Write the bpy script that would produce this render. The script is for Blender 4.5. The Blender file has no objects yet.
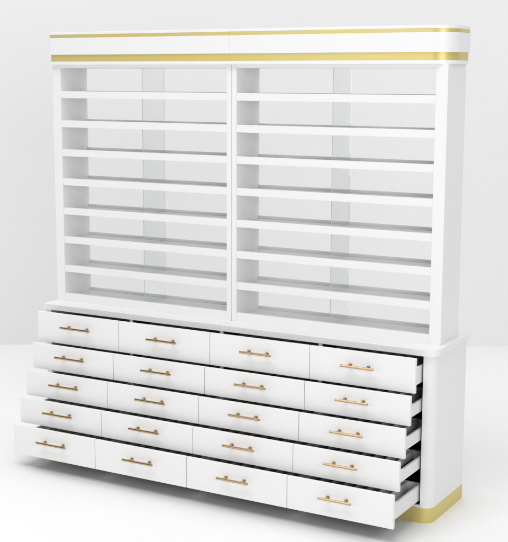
import bpy, bmesh, math
from mathutils import Vector, Matrix

S = bpy.context.scene
COL = S.collection

# ------------------------------------------------------------------ camera
CAM_POS = Vector((3.3102, -5.4347, 2.2199))
YAW, PITCH, ROLL, FPX = 0.5197, -0.1607, 0.0034, 1196.77
cd = bpy.data.cameras.new('camera')
cam = bpy.data.objects.new('camera', cd)
COL.objects.link(cam)
cd.sensor_fit = 'VERTICAL'
cd.sensor_height = 36.0
cd.sensor_width = 36.0
cd.lens = FPX / 542.0 * 36.0
cd.clip_end = 200
fw = Vector((-math.sin(YAW) * math.cos(PITCH), math.cos(YAW) * math.cos(PITCH), math.sin(PITCH)))
rt = Vector((math.cos(YAW), math.sin(YAW), 0))
up = rt.cross(fw)
r2 = math.cos(ROLL) * rt + math.sin(ROLL) * up
u2 = -math.sin(ROLL) * rt + math.cos(ROLL) * up
cam.matrix_world = Matrix(((r2.x, u2.x, -fw.x, CAM_POS.x), (r2.y, u2.y, -fw.y, CAM_POS.y),
                           (r2.z, u2.z, -fw.z, CAM_POS.z), (0, 0, 0, 1)))
S.camera = cam

# ------------------------------------------------------------------ world, lamps, exposure
W = bpy.data.worlds.new('World')
S.world = W
W.use_nodes = True
bg = W.node_tree.nodes['Background']
bg.inputs['Color'].default_value = (1.0, 1.0, 1.0, 1)
bg.inputs['Strength'].default_value = 0.17


def area(name, pos, target, sx, sy, power):
    ld = bpy.data.lights.new(name, 'AREA')
    ld.shape = 'RECTANGLE'
    ld.size, ld.size_y = sx, sy
    ld.energy = power
    o = bpy.data.objects.new(name, ld)
    COL.objects.link(o)
    o.location = pos
    o.rotation_euler = (Vector(target) - Vector(pos)).to_track_quat('-Z', 'Y').to_euler()
    return o


area('key_softbox', (6.3, -5.7, 2.9), (0, 0, 1.2), 4.0, 3.6, 215)
area('overhead_softbox', (-0.3, 0.4, 6.5), (-0.3, 0.4, 0), 6, 5, 80)
area('overhead_front_softbox', (0.2, -4.8, 10.0), (0.2, -4.0, 0), 9, 5, 680)
area('left_softbox', (-6.5, 1.0, 5.0), (0, 0.3, 0.6), 2.0, 2.0, 560)
area('front_left_softbox', (-1.5, -7.0, 2.5), (0, 0, 1.0), 4, 3, 95)
area('back_right_reflection_fill', (3.6, 4.6, 4.2), (3.2, 4.6, 0), 2.4, 2.4, 36)  # added out of view to brighten what the glass dividers reflect
area('side_fill', (6.2, 1.6, 6.2), (1.2, 0.2, 0.9), 2.5, 2.5, 100)  # unseen fill, added to lighten the right end of the worktop

S.view_settings.view_transform = 'Standard'
S.view_settings.look = 'None'
S.view_settings.gamma = 1
S.view_settings.exposure = -0.08


# ------------------------------------------------------------------ materials
def mat(name, col, rough=0.5, metal=0.0, var=0.0, scale=30.0, bump=0.0, bscale=200.0, coat=0.0, stretch=None):
    m = bpy.data.materials.new(name)
    m.use_nodes = True
    nt = m.node_tree
    b = nt.nodes['Principled BSDF']
    b.inputs['Base Color'].default_value = (*col, 1)
    b.inputs['Roughness'].default_value = rough
    b.inputs['Metallic'].default_value = metal
    b.inputs['Coat Weight'].default_value = coat
    tc = nt.nodes.new('ShaderNodeTexCoord')
    src = tc.outputs['Object']
    if stretch:
        mp = nt.nodes.new('ShaderNodeMapping')
        mp.inputs['Scale'].default_value = stretch
        nt.links.new(src, mp.inputs['Vector'])
        src = mp.outputs['Vector']
    if var:
        n = nt.nodes.new('ShaderNodeTexNoise')
        n.inputs['Scale'].default_value = scale
        n.inputs['Detail'].default_value = 4
        nt.links.new(src, n.inputs['Vector'])
        mr = nt.nodes.new('ShaderNodeMapRange')
        mr.inputs['To Min'].default_value = 1 - var
        mr.inputs['To Max'].default_value = 1 + var
        nt.links.new(n.outputs['Fac'], mr.inputs['Value'])
        mx = nt.nodes.new('ShaderNodeVectorMath')
        mx.operation = 'SCALE'
        mx.inputs[0].default_value = col
        nt.links.new(mr.outputs['Result'], mx.inputs['Scale'])
        nt.links.new(mx.outputs['Vector'], b.inputs['Base Color'])
        rr = nt.nodes.new('ShaderNodeMapRange')
        rr.inputs['To Min'].default_value = max(0, rough - 0.05)
        rr.inputs['To Max'].default_value = rough + 0.05
        nt.links.new(n.outputs['Fac'], rr.inputs['Value'])
        nt.links.new(rr.outputs['Result'], b.inputs['Roughness'])
    if bump:
        n2 = nt.nodes.new('ShaderNodeTexNoise')
        n2.inputs['Scale'].default_value = bscale
        n2.inputs['Detail'].default_value = 2
        nt.links.new(src, n2.inputs['Vector'])
        bp = nt.nodes.new('ShaderNodeBump')
        bp.inputs['Strength'].default_value = bump
        bp.inputs['Distance'].default_value = 0.001
        nt.links.new(n2.outputs['Fac'], bp.inputs['Height'])
        nt.links.new(bp.outputs['Normal'], b.inputs['Normal'])
    return m


M_WHITE = mat('white_satin_lacquer', (0.82, 0.82, 0.82), 0.42, var=0.006, scale=14, bump=0.03, bscale=160)
M_GOLD = mat('brushed_gold_trim', (0.69, 0.57, 0.20), 0.40, 0.32, var=0.02, scale=6, stretch=(1, 1, 30))
M_HANDLE = mat('antique_brass', (0.56, 0.39, 0.21), 0.20, 1.0, var=0.05, scale=40)
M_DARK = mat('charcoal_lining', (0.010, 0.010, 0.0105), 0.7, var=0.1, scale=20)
M_RAIL = mat('grey_rail', (0.72, 0.72, 0.725), 0.4, var=0.01)
M_BOX = mat('white_drawer_board', (0.78, 0.78, 0.78), 0.5, var=0.006)
M_FLOOR = mat('white_studio_floor', (0.85, 0.85, 0.85), 0.6, var=0.004, scale=1.5)
M_WALL = mat('pale_studio_wall', (0.82, 0.82, 0.82), 0.8, var=0.004, scale=1.0)



def reflective_glass(name, tint, mirror, rough=0.0):
    m = bpy.data.materials.new(name)
    m.use_nodes = True
    nt = m.node_tree
    nt.nodes.clear()
    out = nt.nodes.new('ShaderNodeOutputMaterial')
    mix = nt.nodes.new('ShaderNodeMixShader')
    tr = nt.nodes.new('ShaderNodeBsdfTransparent')
    gl = nt.nodes.new('ShaderNodeBsdfGlossy')
    tr.inputs['Color'].default_value = (*tint, 1)
    gl.inputs['Color'].default_value = (0.97, 0.975, 0.973, 1)
    gl.inputs['Roughness'].default_value = rough
    mix.inputs['Fac'].default_value = mirror
    nt.links.new(tr.outputs[0], mix.inputs[1])
    nt.links.new(gl.outputs[0], mix.inputs[2])
    nt.links.new(mix.outputs[0], out.inputs['Surface'])
    return m


M_GLASS = reflective_glass('half_mirrored_divider_glass', (0.96, 0.97, 0.968), 0.50)
M_EDGE = mat('green_glass_edge', (0.42, 0.47, 0.455), 0.3)


# ------------------------------------------------------------------ mesh helpers
def add_box(bm, x0, x1, y0, y1, z0, z1, bev=0.0, seg=2):
    r = bmesh.ops.create_cube(bm, size=1.0)
    vs = r['verts']
    for v in vs:
        v.co = Vector(((x0 + x1) / 2 + v.co.x * (x1 - x0), (y0 + y1) / 2 + v.co.y * (y1 - y0),
                       (z0 + z1) / 2 + v.co.z * (z1 - z0)))
    if bev:
        es = list({e for v in vs for e in v.link_edges})
        bmesh.ops.bevel(bm, geom=es, offset=bev, offset_type='OFFSET', segments=seg, profile=0.5, affect='EDGES')


def outline(x0, x1, y0, y1, rfl=0, rfr=0, rbr=0, rbl=0, n=14):
    """plan outline with its own radius at front-left, front-right, back-right, back-left"""
    pts = []
    for cx, cy, r, a0 in ((x0 + rfl, y0 + rfl, rfl, 180), (x1 - rfr, y0 + rfr, rfr, 270),
                          (x1 - rbr, y1 - rbr, rbr, 0), (x0 + rbl, y1 - rbl, rbl, 90)):
        if r <= 0:
            pts.append((cx, cy))
        else:
            for i in range(n + 1):
                a = math.radians(a0 + 90 * i / n)
                pts.append((cx + r * math.cos(a), cy + r * math.sin(a)))
    return pts


def add_prism(bm, pts, z0, z1, bev=0.0):
    n = len(pts)
    lo = [bm.verts.new((x, y, z0)) for x, y in pts]
    hi = [bm.verts.new((x, y, z1)) for x, y in pts]
    bot = bm.faces.new(list(reversed(lo)))
    top = bm.faces.new(hi)
    for i in range(n):
        bm.faces.new((lo[i], lo[(i + 1) % n], hi[(i + 1) % n], hi[i]))
    if bev:
        es = list(top.edges) + list(bot.edges)
        bmesh.ops.bevel(bm, geom=es, offset=bev, offset_type='OFFSET', segments=3, profile=0.5, affect='EDGES')


def add_rod(bm, p, q, r, n=20, bev=0.0):
    p, q = Vector(p), Vector(q)
    d = q - p
    res = bmesh.ops.create_cone(bm, cap_ends=True, segments=n, radius1=r, radius2=r, depth=d.length)
    R = d.to_track_quat('Z', 'Y').to_matrix()
    vs = res['verts']
    caps = list({f for v in vs for f in v.link_faces if len(f.verts) == n})
    for v in vs:
        v.co = R @ v.co + (p + q) / 2
    if bev:
        es = list({e for f in caps for e in f.edges})
        bmesh.ops.bevel(bm, geom=es, offset=bev, offset_type='OFFSET', segments=2, profile=0.5, affect='EDGES')


def mesh_of(name, bm, m):
    bmesh.ops.recalc_face_normals(bm, faces=bm.faces[:])
    me = bpy.data.meshes.new(name)
    bm.to_mesh(me)
    bm.free()
    me.materials.append(m)
    for p in me.polygons:
        p.use_smooth = True
    try:
        me.set_sharp_from_angle(angle=math.radians(28))
    except Exception:
        pass
    return me


def put(name, me, parent=None, loc=(0, 0, 0)):
    o = bpy.data.objects.new(name, me)
    COL.objects.link(o)
    o.location = loc
    if parent:
        o.parent = parent
    wn = o.modifiers.new('weighted_normal', 'WEIGHTED_NORMAL')
    wn.keep_sharp = True
    wn.weight = 100
    return o


def boxes(name, lst, m, parent, bev=0.0015, loc=(0, 0, 0)):
    bm = bmesh.new()
    for b in lst:
        add_box(bm, *b, bev=bev)
    return put(name, mesh_of(name, bm, m), parent, loc)


def prism(name, pts, z0, z1, m, parent, bev=0.002):
    bm = bmesh.new()
    add_prism(bm, pts, z0, z1, bev)
    return put(name, mesh_of(name, bm, m), parent)


# ------------------------------------------------------------------ setting: floor and wall of the studio
FH = Vector((-math.sin(YAW), math.cos(YAW), 0))          # the wall stands square to this direction
WALL_D = 9.80
bm = bmesh.new()
bmesh.ops.create_grid(bm, x_segments=2, y_segments=2, size=16)
fl = put('floor', mesh_of('floor', bm, M_FLOOR))
fl.rotation_euler.z = YAW
ctr = CAM_POS + FH * (WALL_D - 15.9)
fl.location = (ctr.x, ctr.y, 0)
fl['kind'] = 'structure'
bm = bmesh.new()
add_box(bm, -16, 16, 0, 0.2, -0.02, 7.5)
wl = put('wall', mesh_of('wall', bm, M_WALL))
wl.rotation_euler.z = YAW
wc = CAM_POS + FH * WALL_D
wl.location = (wc.x, wc.y, 0)
wl['kind'] = 'structure'

# ------------------------------------------------------------------ the cabinet
cab = bpy.data.objects.new('display_cabinet', None)
COL.objects.link(cab)
cab['label'] = 'tall white display cabinet with open shelves above, gold trim and rows of pulled-out drawers below'
cab['category'] = 'cabinet'

XB, YF, YB = 1.2345, -0.015, 0.4415
ZP, ZSB, ZST = 0.0786, 0.8632, 0.898
XO = 1.1745                                             # opening edge
# gold plinth under the body
XBL = 1.2115
prism('plinth', outline(-XBL, XB, YF, YB, .008, .06), 0.0, ZP, M_GOLD, cab, 0.0008)
# end panels with a rounded front corner
for s in (-1, 1):
    if s > 0:
        pts = outline(XO, XB, YF, YB, .004, .058, .004, 0)
    else:
        pts = outline(-XBL, -1.1690, YF, YB, .008, .004, 0, .004)
    prism('end_panel', pts, ZP, ZSB, M_WHITE, cab, 0.0)
boxes('back_panel', [(-XO, XO, YB - .02, YB - .002, ZP, ZSB)], M_WHITE, cab, 0)
boxes('base_board', [(-XO, XO, YF + .003, YB - .02, ZP, ZP + .012)], M_WHITE, cab, 0)
for x in (-.6, 0, .6):
    boxes('partition', [(x - .011, x + .011, YF + .012, YB - .0205, ZP + .012, ZSB)], M_WHITE, cab, 0.001)
# charcoal lining of the drawer openings
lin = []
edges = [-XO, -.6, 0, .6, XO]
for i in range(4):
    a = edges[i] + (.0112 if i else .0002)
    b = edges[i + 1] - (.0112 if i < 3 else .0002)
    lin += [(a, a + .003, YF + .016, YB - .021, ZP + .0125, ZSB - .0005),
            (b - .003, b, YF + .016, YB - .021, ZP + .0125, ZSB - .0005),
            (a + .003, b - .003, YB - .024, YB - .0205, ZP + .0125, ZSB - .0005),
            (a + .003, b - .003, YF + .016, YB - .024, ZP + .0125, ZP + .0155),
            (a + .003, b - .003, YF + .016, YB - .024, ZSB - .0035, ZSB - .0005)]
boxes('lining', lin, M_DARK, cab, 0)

# worktop in two halves meeting at the middle
XS, YSF, YSB = 1.248, -0.026, 0.459
prism('countertop', outline(-1.2130, -.0006, YSF, YSB, .006, 0, 0, .01), ZSB, ZST, M_WHITE, cab, 0.003)
prism('countertop', outline(.0006, XS, YSF, YSB, 0, .066, .03, 0), ZSB, ZST, M_WHITE, cab, 0.003)

# ------------------------------------------------------------------ drawers
TOPS = [.8705, .6945, .5452, .3955, .2485]
HS = [.1745, .1486, .1492, .1472, .1685]
PULL = [.1247, .1792, .2373, .2979, .3590]
FT = 0.02                                               # front thickness
cache = {}


def front_mesh(w, h):
    k = ('f', round(w, 4), round(h, 4))
    if k not in cache:
        bm = bmesh.new()
        add_box(bm, -w / 2, w / 2, 0, FT, 0, h, 0.0018, 2)
        cache[k] = mesh_of('drawer_front', bm, M_WHITE)
    return cache[k]


def box_mesh(w, h):
    k = ('b', round(w, 4), round(h, 4))
    if k not in cache:
        bw, t, z0, z1 = w / 2 - .014, .013, .030, h - .058
        y0, y1 = FT + .0004, FT + .385
        bm = bmesh.new()
        add_box(bm, -bw, -bw + t, y0, y1, z0, z1, .001)
        add_box(bm, bw - t, bw, y0, y1, z0, z1, .001)
        add_box(bm, -bw + t, bw - t, y1 - t, y1 - .001, z0 + .001, z1 - .001)
        cache[k] = mesh_of('drawer_box', bm, M_BOX)
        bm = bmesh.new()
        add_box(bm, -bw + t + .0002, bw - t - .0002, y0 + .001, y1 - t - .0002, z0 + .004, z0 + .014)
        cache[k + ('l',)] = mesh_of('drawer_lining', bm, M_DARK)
        bm = bmesh.new()
        n = 8
        for i in range(1, n):
            x = -bw + t + 2 * (bw - t) * i / n
            add_box(bm, x - .003, x + .003, y0 + .0012, y1 - t - .0004, z0 + .0142, z1 - .002)
        cache[k + ('d',)] = mesh_of('drawer_divider', bm, M_BOX)
    return cache[k], cache[k + ('l',)], cache[k + ('d',)]


def handle_mesh(L):
    k = ('h', L)
    if k not in cache:
        bm = bmesh.new()
        sp, off, r = L - .038, -.036, .0062
        add_rod(bm, (-L, off, 0), (L, off, 0), r, 20, .001)
        for x in (-sp, sp):
            add_rod(bm, (x, off, 0), (x, 0.0005, 0), .0058, 16)
            add_rod(bm, (x, -.006, 0), (x, 0.0005, 0), .0088, 20, .001)
        cache[k] = mesh_of('handle', bm, M_HANDLE)
    return cache[k]


HL = [.102, .096, .092, .088]
HX = [.008, .010, .000, -.009]
CE = [-1.18, -.6, 0, .6, 1.18]
for r in range(5):
    for c in range(4):
        w = CE[c + 1] - CE[c] - .003
        xm = (CE[c] + CE[c + 1]) / 2
        d = put('drawer', front_mesh(w, HS[r]), cab, (xm, -PULL[r], TOPS[r] - HS[r]))
        d['group'] = 'white drawers with brass bar handles'
        mb, ml, md = box_mesh(w, HS[r])
        put('drawer_box', mb, d)
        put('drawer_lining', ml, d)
        put('drawer_divider', md, d)
        put('handle', handle_mesh(HL[c]), d, (HX[c], 0, HS[r] * .5 + .015))

# ------------------------------------------------------------------ open shelving on top
YU, YUB, XU, ZU = 0.1037, 0.3528, 1.217, 2.285
XI, XM = 1.155, 0.0307
for a, b in ((-1.2140, -XI), (-XM, -.0008), (.0008, XM), (XI, XU)):
    boxes('side_panel', [(a, b, YU, YUB, ZST, ZU)], M_WHITE, cab, .0012)
for a, b in ((-XI, -XM), (XM, XI)):
    boxes('top_panel', [(a, b, YU + .0015, YUB - .001, 2.266, ZU)], M_WHITE, cab, 0)

LIP = [2.1355, 1.9675, 1.7995, 1.6295, 1.4570, 1.2865, 1.1145, .9455]


def shelf_mesh(w, low):
    k = ('s', low)
    if k not in cache:
        bm = bmesh.new()
        add_box(bm, -w / 2, w / 2, YU + .002, YU + .018, -(.0475 if low else .0405), 0, .0012)
        add_box(bm, -w / 2, w / 2, YU + .018, YUB - .001, -.040, -.0165, 0)
        cache[k] = mesh_of('shelf', bm, M_WHITE)
    return cache[k]


def rail_mesh(w):
    if 'r' not in cache:
        bm = bmesh.new()
        add_box(bm, -w / 2, w / 2, YUB - .012, YUB - .002, -.0165, 0.0, .001)
        cache['r'] = mesh_of('back_rail', bm, M_RAIL)
    return cache['r']


def glass_mesh(h):
    k = ('g', round(h, 4))
    if k not in cache:
        bm = bmesh.new()
        add_box(bm, -.002, .002, YU + .0185, YUB - .0125, 0, h)
        me = mesh_of('glass_divider', bm, M_GLASS)
        me.materials.append(M_EDGE)
        for p in me.polygons:
            p.use_smooth = False
            if p.normal.y < -.9:
                p.material_index = 1
        cache[k] = me
    return cache[k]


w = XI - XM - .0006
for xc in (-(XI + XM) / 2, (XI + XM) / 2):
    for i, z in enumerate(LIP):
        s = put('shelf', shelf_mesh(w, i == 7), cab, (xc, 0, z))
        put('back_rail', rail_mesh(w), s)
        zc = 2.2655 if i == 0 else LIP[i - 1] - .0405
        g = put('glass_divider', glass_mesh(zc - (z - .0162)), cab, (xc, 0, z - .0162))

# ------------------------------------------------------------------ crown in two halves
XCL = 1.2220
XC, YC, YCB = 1.2455, 0.080, 0.353
g = .0003


def half(s, inset, r):
    x, y0, y1 = (XC if s > 0 else XCL) - inset, YC + inset, YCB - inset
    if s < 0:
        return outline(-x, -g, y0, y1, .018, 0, 0, .01)
    return outline(g, x, y0, y1, 0, r + .05, .04, 0)


for s in (-1, 1):
    c = prism('crown', half(s, 0, .07), 2.342, 2.437, M_WHITE, cab, .0015)
    prism('gold_band', half(s, .006, .064), 2.304, 2.3418, M_GOLD, c, .0005)
    prism('crown_foot', half(s, .005, .065), 2.285, 2.3038, M_WHITE, c, .0015)
    prism('gold_band', half(s, .0015, .069), 2.4372, 2.4545, M_GOLD, c, .0005)
    prism('crown_cap', half(s, .001, .069), 2.4547, 2.4697, M_WHITE, c, .003)
